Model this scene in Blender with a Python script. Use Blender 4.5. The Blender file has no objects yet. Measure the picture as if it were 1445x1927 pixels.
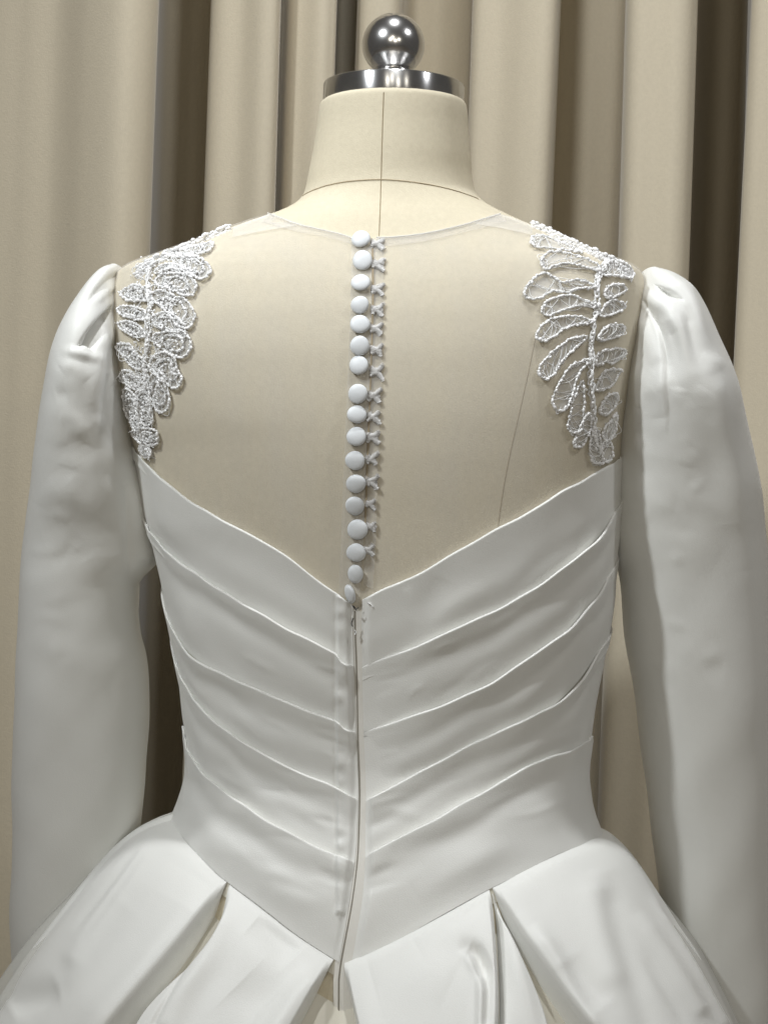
import bpy, math, random
import numpy as np
from mathutils import Vector
from mathutils.bvhtree import BVHTree

random.seed(4); np.random.seed(4)
sc = bpy.context.scene
C = sc.collection

# ------------------------------------------------------------------ camera
F, D, CXP, CYP = 3500.0, 1.36, 722.5, 963.5      # focal (photo px), camera distance (m)
cam = bpy.data.cameras.new('camera'); camo = bpy.data.objects.new('camera', cam); C.objects.link(camo)
camo.location = (0, -D, 0); camo.rotation_euler = (math.pi/2, 0, 0)
cam.sensor_fit = 'VERTICAL'; cam.sensor_height = 24.0; cam.lens = 24.0*F/1927.0
cam.clip_start = 0.02; cam.clip_end = 50
sc.camera = camo
# ------------------------------------------------------------------ world, lamps, exposure
w = bpy.data.worlds.new('World'); sc.world = w; w.use_nodes = True
bg = w.node_tree.nodes['Background']; bg.inputs[0].default_value = (1.0, .95, .88, 1); bg.inputs[1].default_value = .07
def area(name, loc, target, size, power, col, spread=math.pi):
    l = bpy.data.lights.new(name, 'AREA'); l.shape = 'DISK'; l.size = size; l.energy = power; l.color = col; l.spread = spread
    o = bpy.data.objects.new(name, l); C.objects.link(o); o.location = loc
    o.rotation_euler = (Vector(target)-Vector(loc)).to_track_quat('-Z', 'Y').to_euler(); return o
area('track_spot_left', (-.80, -.78, 1.08), (-.02, .06, .24), .09, 2.6, (.94, .98, 1.0), math.radians(75))
area('track_spot_right', (1.0, -.46, 1.15), (0, .1, .05), .09, 4.4, (.97, .98, 1.0))
area('track_spot_overhead', (.06, -.20, 1.55), (0, .1, -.1), .07, 12.8, (.97, .99, 1.0))
for lx, ly, lz, pw in ((-.75, -4.2, .95, 8), (.55, -4.4, .62, 7), (-.2, -4.3, 1.5, 6), (1.5, -4.0, .9, 5)):
    area('shop_lamp', (lx, ly, lz), (0, 0, 0), .22, pw*1.15, (1.0, .94, .82))
vs = sc.view_settings; vs.view_transform = 'Standard'; vs.look = 'None'; vs.exposure = 0.0; vs.gamma = 1
vs.use_curve_mapping = False

# ------------------------------------------------------------------ materials
def mat(name, col, rough=.6, metal=0.0, spec=.5, bump=None, sheen=0.0, var=None, trans=None, subs=0.0):
    m = bpy.data.materials.new(name); m.use_nodes = True
    nt = m.node_tree; b = nt.nodes['Principled BSDF']; L = nt.links
    b.inputs['Base Color'].default_value = (*col, 1); b.inputs['Roughness'].default_value = rough
    b.inputs['Metallic'].default_value = metal; b.inputs['Specular IOR Level'].default_value = spec
    if sheen:
        b.inputs['Sheen Weight'].default_value = sheen; b.inputs['Sheen Roughness'].default_value = .4
    tc = nt.nodes.new('ShaderNodeTexCoord')
    if var:                                           # (scale, amount, second colour)
        n = nt.nodes.new('ShaderNodeTexNoise'); n.inputs['Scale'].default_value = var[0]; n.inputs['Detail'].default_value = 5
        n.inputs['Roughness'].default_value = .65
        L.new(tc.outputs['Object'], n.inputs['Vector'])
        mx = nt.nodes.new('ShaderNodeMix'); mx.data_type = 'RGBA'
        mr = nt.nodes.new('ShaderNodeMapRange'); mr.inputs[1].default_value = .35; mr.inputs[2].default_value = .65
        mr.inputs[4].default_value = var[1]
        L.new(n.outputs['Fac'], mr.inputs[0]); L.new(mr.outputs[0], mx.inputs[0])
        mx.inputs[6].default_value = (*col, 1); mx.inputs[7].default_value = (*var[2], 1)
        L.new(mx.outputs[2], b.inputs['Base Color'])
    if bump:                                          # list of (scale, strength, stretch)
        prev = None
        for (s, st, stretch, dist) in bump:
            mp = nt.nodes.new('ShaderNodeMapping'); mp.inputs['Scale'].default_value = stretch
            L.new(tc.outputs['Object'], mp.inputs['Vector'])
            n = nt.nodes.new('ShaderNodeTexNoise'); n.inputs['Scale'].default_value = s; n.inputs['Detail'].default_value = 3
            L.new(mp.outputs[0], n.inputs['Vector'])
            bp = nt.nodes.new('ShaderNodeBump'); bp.inputs['Strength'].default_value = st; bp.inputs['Distance'].default_value = dist
            L.new(n.outputs['Fac'], bp.inputs['Height'])
            if prev: L.new(prev.outputs[0], bp.inputs['Normal'])
            prev = bp
        L.new(prev.outputs[0], b.inputs['Normal'])
    if trans is not None:                             # sheer cloth: part holes, part thread
        out = nt.nodes['Material Output']; tr = nt.nodes.new('ShaderNodeBsdfTransparent'); ms = nt.nodes.new('ShaderNodeMixShader')
        ms.inputs[0].default_value = trans
        L.new(tr.outputs[0], ms.inputs[1]); L.new(b.outputs[0], ms.inputs[2]); L.new(ms.outputs[0], out.inputs['Surface'])
    return m
M = {}
M['satin'] = mat('white_satin', (.83, .83, .80), .40, spec=.38, bump=[(1300, .22, (1, 1, 1), .001), (75, .035, (1, 1, 1), .003), (22, .05, (1, 1, 1), .006)], sheen=.2, var=(9, .5, (.785, .785, .76)))
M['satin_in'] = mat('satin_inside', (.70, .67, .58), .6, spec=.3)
M['linen'] = mat('dress_form_linen', (.70, .635, .49), .85, spec=.2, bump=[(1500, .25, (1, 1, .35), .0008), (1500, .2, (.35, 1, 1), .0008)],
                 var=(260, .6, (.63, .565, .43)))
M['seam'] = mat('seam_shadow_thread', (.38, .31, .21), .9, spec=.1)
M['steel'] = mat('polished_steel', (.75, .74, .73), .20, metal=1, bump=[(40, .03, (1, 1, 1), .002)])
M['brushed'] = mat('brushed_steel', (.72, .72, .72), .26, metal=1)
_nt = M['brushed'].node_tree; _tg = _nt.nodes.new('ShaderNodeTangent'); _tg.direction_type = 'RADIAL'; _tg.axis = 'Z'
_nt.links.new(_tg.outputs[0], _nt.nodes['Principled BSDF'].inputs['Tangent']); _nt.nodes['Principled BSDF'].inputs['Anisotropic'].default_value = .92; _nt.nodes['Principled BSDF'].inputs['Anisotropic Rotation'].default_value = .25
M['curtain'] = mat('beige_curtain_cloth', (.60, .535, .415), .9, spec=.15, bump=[(1000, .24, (1, 1, .4), .001), (600, .18, (.4, 1, 1), .001), (9, .2, (1, 1, .3), .01)],
                   var=(240, .55, (.55, .49, .38)), sheen=.2)
M['tulle'] = mat('sheer_tulle', (.80, .78, .75), .9, spec=.1, trans=.22)
_nt = M['tulle'].node_tree; _tc = _nt.nodes.new('ShaderNodeTexCoord'); _mp = _nt.nodes.new('ShaderNodeMapping'); _mp.inputs['Scale'].default_value = (34, 34, 9)
_no = _nt.nodes.new('ShaderNodeTexNoise'); _no.inputs['Scale'].default_value = 1.0; _no.inputs['Detail'].default_value = 4
_mr = _nt.nodes.new('ShaderNodeMapRange'); _mr.inputs[1].default_value = .3; _mr.inputs[2].default_value = .7; _mr.inputs[3].default_value = .15; _mr.inputs[4].default_value = .29
_nt.links.new(_tc.outputs['Object'], _mp.inputs[0]); _nt.links.new(_mp.outputs[0], _no.inputs['Vector']); _nt.links.new(_no.outputs['Fac'], _mr.inputs[0])
_nt.links.new(_mr.outputs[0], [n for n in _nt.nodes if n.type == 'MIX_SHADER'][0].inputs[0])
M['tulle_edge'] = mat('tulle_hem', (.88, .87, .85), .9, spec=.1, trans=.6)
M['tulle_haze'] = mat('tulle_haze_sheet', (.92, .92, .91), .9, spec=.1, trans=.24)  # extra-pale sheer cloth, puts the whitening at grazing view into colour
M['tulle_net'] = mat('lace_net', (.93, .93, .93), .9, spec=.1, trans=.32)
M['under'] = mat('underskirt_tulle', (.78, .77, .72), .9, spec=.1, trans=.5)
M['lace'] = mat('lace_cord', (.93, .93, .93), .7, spec=.3, bump=[(1800, .6, (1, 1, 1), .001)])
M['bead'] = mat('glass_bead', (.96, .96, .97), .22, spec=.5)
M['button'] = mat('button_satin', (.75, .775, .80), .45, spec=.4, bump=[(1200, .12, (1, 1, 1), .0008)])
M['loop'] = mat('loop_cord', (.92, .91, .90), .8, spec=.2, trans=.33)
M['tape'] = mat('zip_tape', (.78, .76, .71), .8, spec=.2, bump=[(900, .3, (1, 1, .2), .0008)])
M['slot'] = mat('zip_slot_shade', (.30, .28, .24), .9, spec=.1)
M['dark'] = mat('dark_thread', (.05, .05, .05), .8)
M['pole'] = mat('stand_metal', (.1, .1, .1), .4, metal=.8)
M['floor'] = mat('floor_tile', (.40, .36, .30), .5, var=(8, .4, (.34, .31, .26)))
M['wall'] = mat('plain_wall', (.25, .21, .17), .9, var=(5, .3, (.22, .19, .15)))

# ------------------------------------------------------------------ helpers
def P(px, py, Y):
    t = (Y+D)/F
    return np.array([(px-CXP)*t, Y, -(py-CYP)*t])
def proj(p):
    k = F/(p[..., 1]+D)
    return p[..., 0]*k+CXP, CYP-p[..., 2]*k
def pchip(x, y):
    x = np.asarray(x, float); y = np.asarray(y, float)
    h = np.diff(x); d = np.diff(y)/h; m = np.zeros_like(y)
    for i in range(1, len(x)-1):
        if d[i-1]*d[i] > 0:
            w1 = 2*h[i]+h[i-1]; w2 = h[i]+2*h[i-1]; m[i] = (w1+w2)/(w1/d[i-1]+w2/d[i])
    m[0] = d[0]; m[-1] = d[-1]
    def f(q):
        q = np.asarray(q, float); qc = np.clip(q, x[0], x[-1])
        i = np.clip(np.searchsorted(x, qc)-1, 0, len(x)-2); t = (qc-x[i])/h[i]
        return ((1+2*t)*(1-t)**2*y[i]+t*(1-t)**2*h[i]*m[i]+t*t*(3-2*t)*y[i+1]+t*t*(t-1)*h[i]*m[i+1])
    return f
def spline(pts, n, closed=False):                      # Catmull-Rom through points, n samples
    p = np.asarray(pts, float)
    q = np.vstack([p[-1], p, p[0], p[1]]) if closed else np.vstack([2*p[0]-p[1], p, 2*p[-1]-p[-2]])
    segs = len(q)-3; t = np.linspace(0, segs, n, endpoint=not closed); i = np.minimum(t.astype(int), segs-1); u = (t-i)[:, None]
    a, b, c, d = q[i], q[i+1], q[i+2], q[i+3]
    return .5*(2*b+(c-a)*u+(2*a-5*b+4*c-d)*u*u+(3*b-a-3*c+d)*u**3)
def resample(p, step):
    p = np.asarray(p); d = np.r_[0, np.cumsum(np.linalg.norm(np.diff(p, axis=0), axis=1))]
    n = max(2, int(d[-1]/step)+1); q = np.linspace(0, d[-1], n)
    return np.stack([np.interp(q, d, p[:, k]) for k in range(p.shape[1])], 1)
def link(name, verts, faces, m, parent=None, smooth=True):
    me = bpy.data.meshes.new(name); me.from_pydata([tuple(map(float, v)) for v in verts], [], [tuple(map(int, f)) for f in faces]); me.update()
    if smooth: me.polygons.foreach_set('use_smooth', [True]*len(me.polygons))
    me.materials.append(m)
    o = bpy.data.objects.new(name, me); C.objects.link(o)
    if parent is not None: o.parent = parent
    return o
def grid_faces(nu, nv, closed_u=False, base=0):
    i = np.arange(nu if closed_u else nu-1)[:, None]; j = np.arange(nv-1)[None, :]; i2 = (i+1) % nu
    return (np.stack([i*nv+j, i2*nv+j, i2*nv+j+1, i*nv+j+1], -1)+base).reshape(-1, 4)
def grid(name, pts, m, parent=None, closed_u=False):   # pts[nu, nv, 3]
    nu, nv = pts.shape[:2]
    return link(name, pts.reshape(-1, 3), grid_faces(nu, nv, closed_u), m, parent)
class MB:
    def __init__(s): s.v = []; s.f = []; s.n = 0
    def add(s, v, f):
        s.v.append(np.asarray(v, float)); s.f += [tuple(int(k)+s.n for k in q) for q in f]; s.n += len(v)
    def tube(s, path, r, k=6, closed=False):
        p = np.asarray(path, float); n = len(p); r = np.broadcast_to(r, (n,))
        t = np.roll(p, -1, 0)-np.roll(p, 1, 0)
        if not closed: t[0] = p[1]-p[0]; t[-1] = p[-1]-p[-2]
        t /= np.linalg.norm(t, axis=1)[:, None]+1e-12
        ref = np.array([.13, -1, .21]); a = np.cross(t, ref); a /= np.linalg.norm(a, axis=1)[:, None]+1e-9; b = np.cross(t, a)
        ang = np.linspace(0, 2*math.pi, k, endpoint=False)
        v = p[:, None]+r[:, None, None]*(a[:, None]*np.cos(ang)[None, :, None]+b[:, None]*np.sin(ang)[None, :, None])
        f = []
        for i in range(n if closed else n-1):
            for j in range(k):
                i2 = (i+1) % n; j2 = (j+1) % k; f.append((i*k+j, i2*k+j, i2*k+j2, i*k+j2))
        if not closed: f.append(tuple(range(k))[::-1]); f.append(tuple((n-1)*k+j for j in range(k)))
        s.add(v.reshape(-1, 3), f)
    def ball(s, c, r, ax=None, stretch=1.0):
        v = np.array([(0, 0, 1), (1, 0, 0), (0, 1, 0), (-1, 0, 0), (0, -1, 0), (0, 0, -1)], float)
        h = []; f0 = [(0, 1, 2), (0, 2, 3), (0, 3, 4), (0, 4, 1), (5, 2, 1), (5, 3, 2), (5, 4, 3), (5, 1, 4)]
        vs_ = list(map(tuple, v)); mid = {}
        def md(a, b):
            k_ = (min(a, b), max(a, b))
            if k_ not in mid:
                q = (v[a]+v[b]); q /= np.linalg.norm(q); vs_.append(tuple(q)); mid[k_] = len(vs_)-1
            return mid[k_]
        f = []
        for a, b, c_ in f0:
            x, y, z = md(a, b), md(b, c_), md(c_, a); f += [(a, x, z), (b, y, x), (c_, z, y), (x, y, z)]
        q = np.array(vs_)*r
        if ax is not None: q = q+np.outer(q@ax, ax)*(stretch-1)
        s.add(q+c, f)
    def build(s, name, m, parent=None, smooth=True):
        return link(name, np.vstack(s.v), s.f, m, parent, smooth)
def smooth01(x, a, b):
    t = np.clip((x-a)/(b-a), 0, 1); return t*t*(3-2*t)
def seg_dist(px, py, poly):                            # distance to polyline, param along, signed side
    best = np.full(px.shape, 1e9); tt = np.zeros(px.shape); sd = np.zeros(px.shape)
    poly = np.asarray(poly, float); L = np.linalg.norm(np.diff(poly, axis=0), axis=1); cum = np.r_[0, np.cumsum(L)]
    for i in range(len(poly)-1):
        a, b = poly[i], poly[i+1]; d = b-a; l2 = d@d
        t = np.clip(((px-a[0])*d[0]+(py-a[1])*d[1])/l2, 0, 1)
        ex, ey = px-a[0]-t*d[0], py-a[1]-t*d[1]; dist = np.hypot(ex, ey); k = dist < best
        best = np.where(k, dist, best); tt = np.where(k, (cum[i]+t*L[i])/cum[-1], tt); sd = np.where(k, np.sign(d[0]*ey-d[1]*ex), sd)
    return best, tt, sd
def strokes(px, py, lst):
    """folds pressed into cloth. (points, height mm, width px, kind): ridge = soft both sides, lip = sharp on one side"""
    out = np.zeros(px.shape)
    for pts, amp, wid, kind in lst:
        poly = spline(pts, 6*len(pts)) if len(pts) > 2 else np.asarray(pts, float)
        d, t, s = seg_dist(px, py, poly)
        e = np.sqrt(np.clip(np.sin(np.pi*np.clip(t, .02, .98)), 0, 1))
        if kind == 'ridge': out += amp*e*np.exp(-(d/wid)**2)
        elif kind == 'fade': out += amp*np.clip(t*5, 0, 1)*smooth01(1-t, 0, .65)*np.exp(-(d/(wid*(.8+.7*t)))**2)
        elif kind == 'run': out += amp*np.clip(t*5, 0, 1)*np.exp(-(d/wid)**2)
        elif kind == 'lip':                            # steep on right-hand side, gentle on the other
            out += amp*e*np.where(s > 0, np.exp(-(d/wid)**2), np.exp(-(d/(wid*.16))**2))
        elif kind == 'pocket':
            q = np.vstack([poly, poly[:1]]); d, t, s = seg_dist(px, py, q); ins = np.zeros(px.shape, bool)
            for i in range(len(q)-1):
                (ax, ay), (bx, by) = q[i], q[i+1]; c_ = ((ay > py) != (by > py)) & (px < (bx-ax)*(py-ay)/(by-ay+1e-9)+ax); ins ^= c_
            out += np.where(ins, amp*smooth01(d, 0, wid), 0)
        elif kind == 'lipr':
            out += amp*np.clip(t*5, 0, 1)*np.where(s > 0, np.exp(-(d/wid)**2), np.exp(-(d/(wid*.16))**2))
    return out*.001
_ph = np.random.rand(60, 4)
def wob(a, b, fa, fb, seed=0, n=5):                    # smooth random undulation, about -1..1
    o = np.zeros(np.broadcast(a, b).shape)
    for i in range(n):
        r = _ph[(seed*7+i) % 60]
        o = o+np.sin(2*np.pi*(fa*(.4+1.2*r[0])*a+fb*(.4+1.2*r[1])*b*(1 if r[3] > .5 else -1)+r[2]))
    return o/n*1.3
def normals(p, closed_u=False):
    if closed_u: du = np.roll(p, -1, 0)-np.roll(p, 1, 0)
    else: du = np.gradient(p, axis=0)
    dv = np.gradient(p, axis=1); n = np.cross(du, dv); n /= np.linalg.norm(n, axis=-1, keepdims=True)+1e-12
    return n
def outward(n, p, cx, cy):                             # flip so that normals leave the axis
    s = np.sign((p[..., 0]-cx)*n[..., 0]+(p[..., 1]-cy)*n[..., 1]); s = np.where(np.median(s) >= 0, 1, -1); return n*s
def tag(o, label=None, cat=None, kind=None, group=None):
    if label: o['label'] = label
    if cat: o['category'] = cat
    if kind: o['kind'] = kind
    if group: o['group'] = group
    return o
def empty(name, loc=(0, 0, 0)):
    o = bpy.data.objects.new(name, None); C.objects.link(o); o.location = loc; o.empty_display_size = .05; return o

# ------------------------------------------------------------------ setting
ZF = -1.17
tag(link('floor', [(-4, -5, ZF), (4, -5, ZF), (4, 2, ZF), (-4, 2, ZF)], [(0, 1, 2, 3)], M['floor']), kind='structure')
tag(link('wall', [(-4, 1.6, ZF), (4, 1.6, ZF), (4, 1.6, 1.5), (-4, 1.6, 1.5)], [(0, 1, 2, 3)], M['wall']), kind='structure')

def curtain(prof, label, seed):
    pts = np.array([P(px, CYP, Y+.85*max(0, Y-.68))[:2] for px, Y in prof])
    c = resample(spline(pts, 14*len(pts)), .0045)
    z = np.r_[np.linspace(ZF+.012, -.5, 16), np.linspace(-.45, 1.32, 50)]
    n = len(c); p = np.zeros((n, len(z), 3))
    s = np.linspace(0, 1, n)[:, None]*len(prof)*.35
    p[..., 0] = c[:, None, 0]+.034*(z[None]-.436)+.004*wob(s, z[None], .5, .5, seed)
    p[..., 1] = c[:, None, 1]+.006*wob(s, z[None], .6, .45, seed+3)
    p[..., 2] = z[None]
    # cloth thickness: a second skin 1.6 mm behind
    o = grid('curtain', p, M['curtain'])
    so = o.modifiers.new('thickness', 'SOLIDIFY'); so.thickness = .0016; so.offset = 0
    return tag(o, label, 'curtain', group=None)
FARL = [q for k in range(-7, 0) for q in ((k*230-420, .66), (k*230-350, .62), (k*230-280, .64), (k*230-262, .74), (k*230-230, .80))]
FARR = [q for k in range(7) for q in ((k*230+2020, .80), (k*230+2045, .70), (k*230+2075, .64), (k*230+2130, .62), (k*230+2180, .66), (k*230+2200, .76))]
curtain(FARL+[(-420, .66), (-330, .64), (-260, .70), (-215, .80), (-150, .80), (-120, .70), (-60, .625), (40, .60), (110, .59), (165, .565), (225, .545), (262, .55), (292, .575), (294, .62),
         (282, .72), (300, .80), (345, .815), (392, .80), (406, .74), (392, .665), (392, .615), (410, .597), (450, .590), (490, .572), (516, .575), (524, .60), (521, .66)],
        'beige curtain with a wide smooth fold, hanging behind the left sleeve', 1)
curtain([(508, .70), (520, .672), (532, .652), (545, .622), (570, .612), (600, .600), (618, .606), (626, .63), (616, .76), (618, .93), (645, .96), (676, .93), (682, .78), (668, .69), (674, .655),
         (700, .643), (735, .645), (750, .67), (752, .715), (770, .735), (820, .735), (868, .75), (892, .77), (896, .73), (888, .68), (898, .652), (940, .645), (985, .625), (1020, .618),
         (1038, .635), (1040, .69), (1036, .76), (1060, .795), (1110, .80), (1160, .795), (1180, .76), (1171, .69), (1175, .65), (1195, .632), (1230, .628), (1268, .62), (1295, .632), (1302, .67),
         (1296, .78), (1320, .85), (1365, .86), (1400, .83), (1408, .74), (1400, .67), (1412, .64), (1450, .63), (1500, .62), (1540, .64), (1550, .72), (1590, .80), (1650, .78), (1660, .68),
         (1700, .64), (1780, .63), (1840, .66), (1880, .76), (1960, .79)]+FARR,
        'beige curtain in many narrow deep folds, hanging behind neck and right sleeve', 2)

# ------------------------------------------------------------------ body of the dress form (parametric: angle, height)
YC = .12
ZY = lambda y: -(np.asarray(y, float)-CYP)*(D+YC)/F
PX = (D+YC)/F                                          # metres per photo pixel at the body's axis
prof = [(193, 608, 870, .0550, 2), (197, 603, 875, .0566, 2), (204, 600.5, 878, .0574, 2), (250, 594, 882, .058, 2), (300, 586, 886, .059, 2), (340, 578, 889, .0595, 2), (365, 572, 895, .061, 2),
        (385, 556, 913, .064, 2.05), (400, 530, 938, .067, 2.1), (412, 500, 962, .070, 2.15), (430, 446, 1002, .075, 2.2), (450, 392, 1048, .080, 2.3), (470, 338, 1094, .085, 2.4),
        (490, 285, 1143, .090, 2.5), (508, 240, 1188, .0945, 2.6), (525, 222, 1205, .0985, 2.7), (560, 214, 1208, .1055, 2.75), (620, 212, 1200, .1135, 2.75), (700, 222, 1184, .119, 2.7),
        (800, 243, 1168, .121, 2.6), (850, 257, 1164, .1205, 2.5), (900, 266, 1162, .119, 2.45), (980, 280, 1160, .1155, 2.4), (1040, 298, 1156, .113, 2.35), (1165, 320, 1146, .1075, 2.3),
        (1250, 337, 1129, .104, 2.25), (1330, 347, 1115, .1015, 2.2), (1410, 354, 1106, .101, 2.2), (1450, 353, 1104, .1025, 2.2), (1500, 340, 1109, .107, 2.2), (1530, 328, 1116, .1105, 2.2),
        (1570, 308, 1130, .1165, 2.2), (1700, 285, 1150, .134, 2.2), (1800, 270, 1170, .142, 2.2), (1950, 262, 1180, .147, 2.2), (2100, 262, 1180, .147, 2.2)]
pr = np.array(prof)[::-1]; pz = ZY(pr[:, 0])
fA = pchip(pz, (pr[:, 2]-pr[:, 1])/2*PX); fX = pchip(pz, ((pr[:, 2]+pr[:, 1])/2-CXP)*PX)
fB = pchip(pz, pr[:, 3]); fN = pchip(pz, pr[:, 4])
def SC(th, n):
    s, c = np.sin(th), np.cos(th)
    return np.sign(s)*np.abs(s)**(2/n), np.sign(c)*np.abs(c)**(2/n)
def body(th, z):
    th, z = np.broadcast_arrays(np.asarray(th, float), np.asarray(z, float))
    s, c = SC(th, fN(z))
    return np.stack([fX(z)+fA(z)*s, YC-fB(z)*c, z], -1)
def num_normal(fn, th, z):
    e = 1e-3; g = 5e-4
    du = fn(th+e, z)-fn(th-e, z); dv = fn(th, z+g)-fn(th, z-g)
    n = np.cross(du, dv); n /= np.linalg.norm(n, axis=-1, keepdims=True)+1e-15
    return n
def theta_of(p):
    z = p[..., 2]; n = fN(z); sx = (p[..., 0]-fX(z))/fA(z); cy = (YC-p[..., 1])/fB(z)
    return np.arctan2(np.sign(sx)*np.abs(sx)**(n/2), np.sign(cy)*np.abs(cy)**(n/2))
TH = np.linspace(-math.pi, math.pi, 241)[:-1]
zb = np.r_[ZY(np.linspace(193, 620, 130)), ZY(np.linspace(628, 2100, 120))]
bp = body(TH[:, None], zb[None])
bv = bp.reshape(-1, 3); bf = grid_faces(240, len(zb), True)
bvh_body = BVHTree.FromPolygons([Vector(v) for v in bv], [tuple(map(int, f)) for f in bf])
ORG = Vector((0, -D, 0))
def hit(px, py, bvh=None):
    d = Vector(P(px, py, 0))-ORG; d.normalize()
    loc, nor, _, _ = (bvh or bvh_body).ray_cast(ORG, d)
    if loc is None: return None, None
    if nor.dot(d) > 0: nor = -nor
    return np.array(loc), np.array(nor)
def on(pts, off, bvh=None):                            # photo points -> points lying on the body, lifted off (m)
    out = []
    for k, (x, y) in enumerate(pts):
        o_ = off[k] if hasattr(off, '__len__') else off
        l, n = hit(x, y, bvh)
        tries = 0
        while l is None and tries < 40:
            x += (725-x)*.01; y += 1.2 if y < 560 else 0; l, n = hit(x, y, bvh); tries += 1
        if l is None: continue
        out.append(l+n*o_)
    return np.array(out)

form = empty('dress_form', (.005, YC, ZF))
FO = np.array([.005, YC, ZF])
def fpart(o, root=None):                               # keep world placement when parented to an Empty at the base
    o.parent = root or form; o.location = -FO; return o
top = np.array([fX(zb[0]), YC, zb[0]]); bot = np.array([fX(zb[-1]), YC, zb[-1]])
nz = len(zb); V = np.vstack([bv, top, bot]); Fc = [tuple(f) for f in bf]
for i in range(240):
    Fc.append((240*nz, ((i+1) % 240)*nz, i*nz)); Fc.append((240*nz+1, i*nz+nz-1, ((i+1) % 240)*nz+nz-1))
fpart(link('torso', V, Fc, M['linen']))
def seam(name, pts, r=.00038, off=.0001, m='seam'):
    b = MB(); b.tube(on(spline(pts, 12*len(pts)), off), r, 5); return fpart(b.build(name, M[m]))
seam('neck_seam', [(570, 369), (577, 364), (595, 356), (620, 348), (660, 341), (717, 338), (770, 342), (820, 350), (860, 360), (894, 372), (900, 376)], .00048)
seam('centre_seam', [(722, 174), (720, 230), (718, 300), (717, 338), (715, 400), (713, 446)])
seam('panel_seam', [(1008, 630), (1003, 655), (985, 740), (960, 850), (945, 930), (936, 1000)], .00024)
# steel cap and ball
cxn = float(fX(zb[0])); zc0, zc1 = float(ZY(198)), float(ZY(160))
def lathe(prof_, ctr, n=96, tilt=0.0):
    a = np.linspace(0, 2*math.pi, n, endpoint=False); p = np.array(prof_)
    q = np.zeros((n, len(p), 3)); q[..., 0] = np.cos(a)[:, None]*p[None, :, 0]; q[..., 1] = np.sin(a)[:, None]*p[None, :, 0]; q[..., 2] = p[None, :, 1]
    ct, st = math.cos(tilt), math.sin(tilt); x, z = q[..., 0].copy(), q[..., 2].copy()
    q[..., 0] = ct*x+st*z; q[..., 2] = -st*x+ct*z
    return q+np.array(ctr)
R = 132.5*PX; hC = zc1-zc0; e = .0016
capp = [(0, 0), (R-e, 0), (R-.0005, .0005), (R, e)]+[(R, hC-e), (R-.0005, hC-.0005), (R-e, hC), (0, hC)]
fpart(grid('neck_cap', lathe(capp, (cxn+.0005, YC, zc0), tilt=.022), M['brushed'], closed_u=True))
rb = 59*PX; zbc = float(ZY(85))
bpf = [(0, -rb-.001), (.016, -rb-.001), (.0165, -rb+.004)]+[(rb*math.sin(t), -rb*math.cos(t)) for t in np.linspace(.62, math.pi, 60)]
fpart(grid('knob', lathe(bpf, (cxn+.0005, YC, zbc)), M['steel'], closed_u=True))
fpart(grid('stand_pole', lathe([(.0, 0), (.16, 0), (.16, .012), (.02, .03), (.016, .04), (.016, 1.0)], (.005, YC, ZF+.001), 40), M['pole'], closed_u=True))
tag(form, 'cream linen dress form with steel neck cap and ball on top', 'dress form')

# ------------------------------------------------------------------ wedding dress
dress = empty('wedding_dress', (.005, YC, ZF))
def dpart(o, parent=None):
    if parent is None: o.parent = dress; o.location = -FO
    else: o.parent = parent
    return o

# --- lines of the bodice, read as photo points and laid on the body
NL = [(246, 838), (258, 850), (300, 888), (370, 945), (450, 990), (520, 1030), (580, 1075), (640, 1119), (668, 1143)]
LL = [[(268, 960), (275, 980), (300, 1013), (340, 1050), (400, 1092), (470, 1135), (540, 1175), (600, 1206), (633, 1225), (644, 1240), (660, 1251), (676, 1262)],
      [(312, 1130), (322, 1165), (345, 1205), (390, 1245), (440, 1270), (500, 1297), (560, 1325), (633, 1352), (650, 1366), (670, 1378), (680, 1384)],
      [(328, 1215), (335, 1248), (355, 1290), (400, 1340), (450, 1380), (510, 1420), (580, 1457), (640, 1484), (672, 1503), (684, 1510)],
      [(346, 1365), (352, 1392), (370, 1430), (420, 1480), (480, 1525), (550, 1570), (635, 1612), (670, 1626), (684, 1632)]]
WL = [(318, 1530), (345, 1570), (400, 1630), (430, 1657), (500, 1710), (560, 1757), (635, 1806), (650, 1814)]
NR = [(1172, 858), (1150, 870), (1115, 888), (1050, 925), (980, 968), (920, 1000), (860, 1035), (800, 1070), (760, 1090), (720, 1107), (690, 1124), (668, 1138)]
LR = [[(1158, 955), (1150, 965), (1120, 1002), (1050, 1065), (1000, 1105), (940, 1140), (880, 1167), (820, 1195), (755, 1225), (680, 1256), (660, 1263)],
      [(1150, 1070), (1130, 1098), (1097, 1135), (1056, 1181), (1010, 1216), (960, 1254), (900, 1291), (830, 1322), (760, 1350), (684, 1378), (664, 1386)],
      [(1142, 1195), (1130, 1214), (1056, 1301), (993, 1343), (910, 1384), (827, 1430), (765, 1463), (705, 1498), (685, 1508), (665, 1518)],
      [(1118, 1383), (1097, 1395), (993, 1436), (885, 1502), (780, 1562), (690, 1612), (664, 1626)]]
WR = [(1126, 1572), (1090, 1588), (1030, 1613), (960, 1650), (900, 1681), (830, 1720), (740, 1770), (660, 1806), (645, 1812)]
ZIP = [(668, 1120), (667, 1180), (669, 1250), (673, 1380), (677, 1480), (675, 1560), (671, 1620), (662, 1690), (652, 1750), (642, 1808), (638, 1840)]
zp = on(spline(ZIP, 80), 0); zo = np.argsort(zp[:, 2]); zth = pchip(zp[zo, 2], theta_of(zp)[zo])
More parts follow.
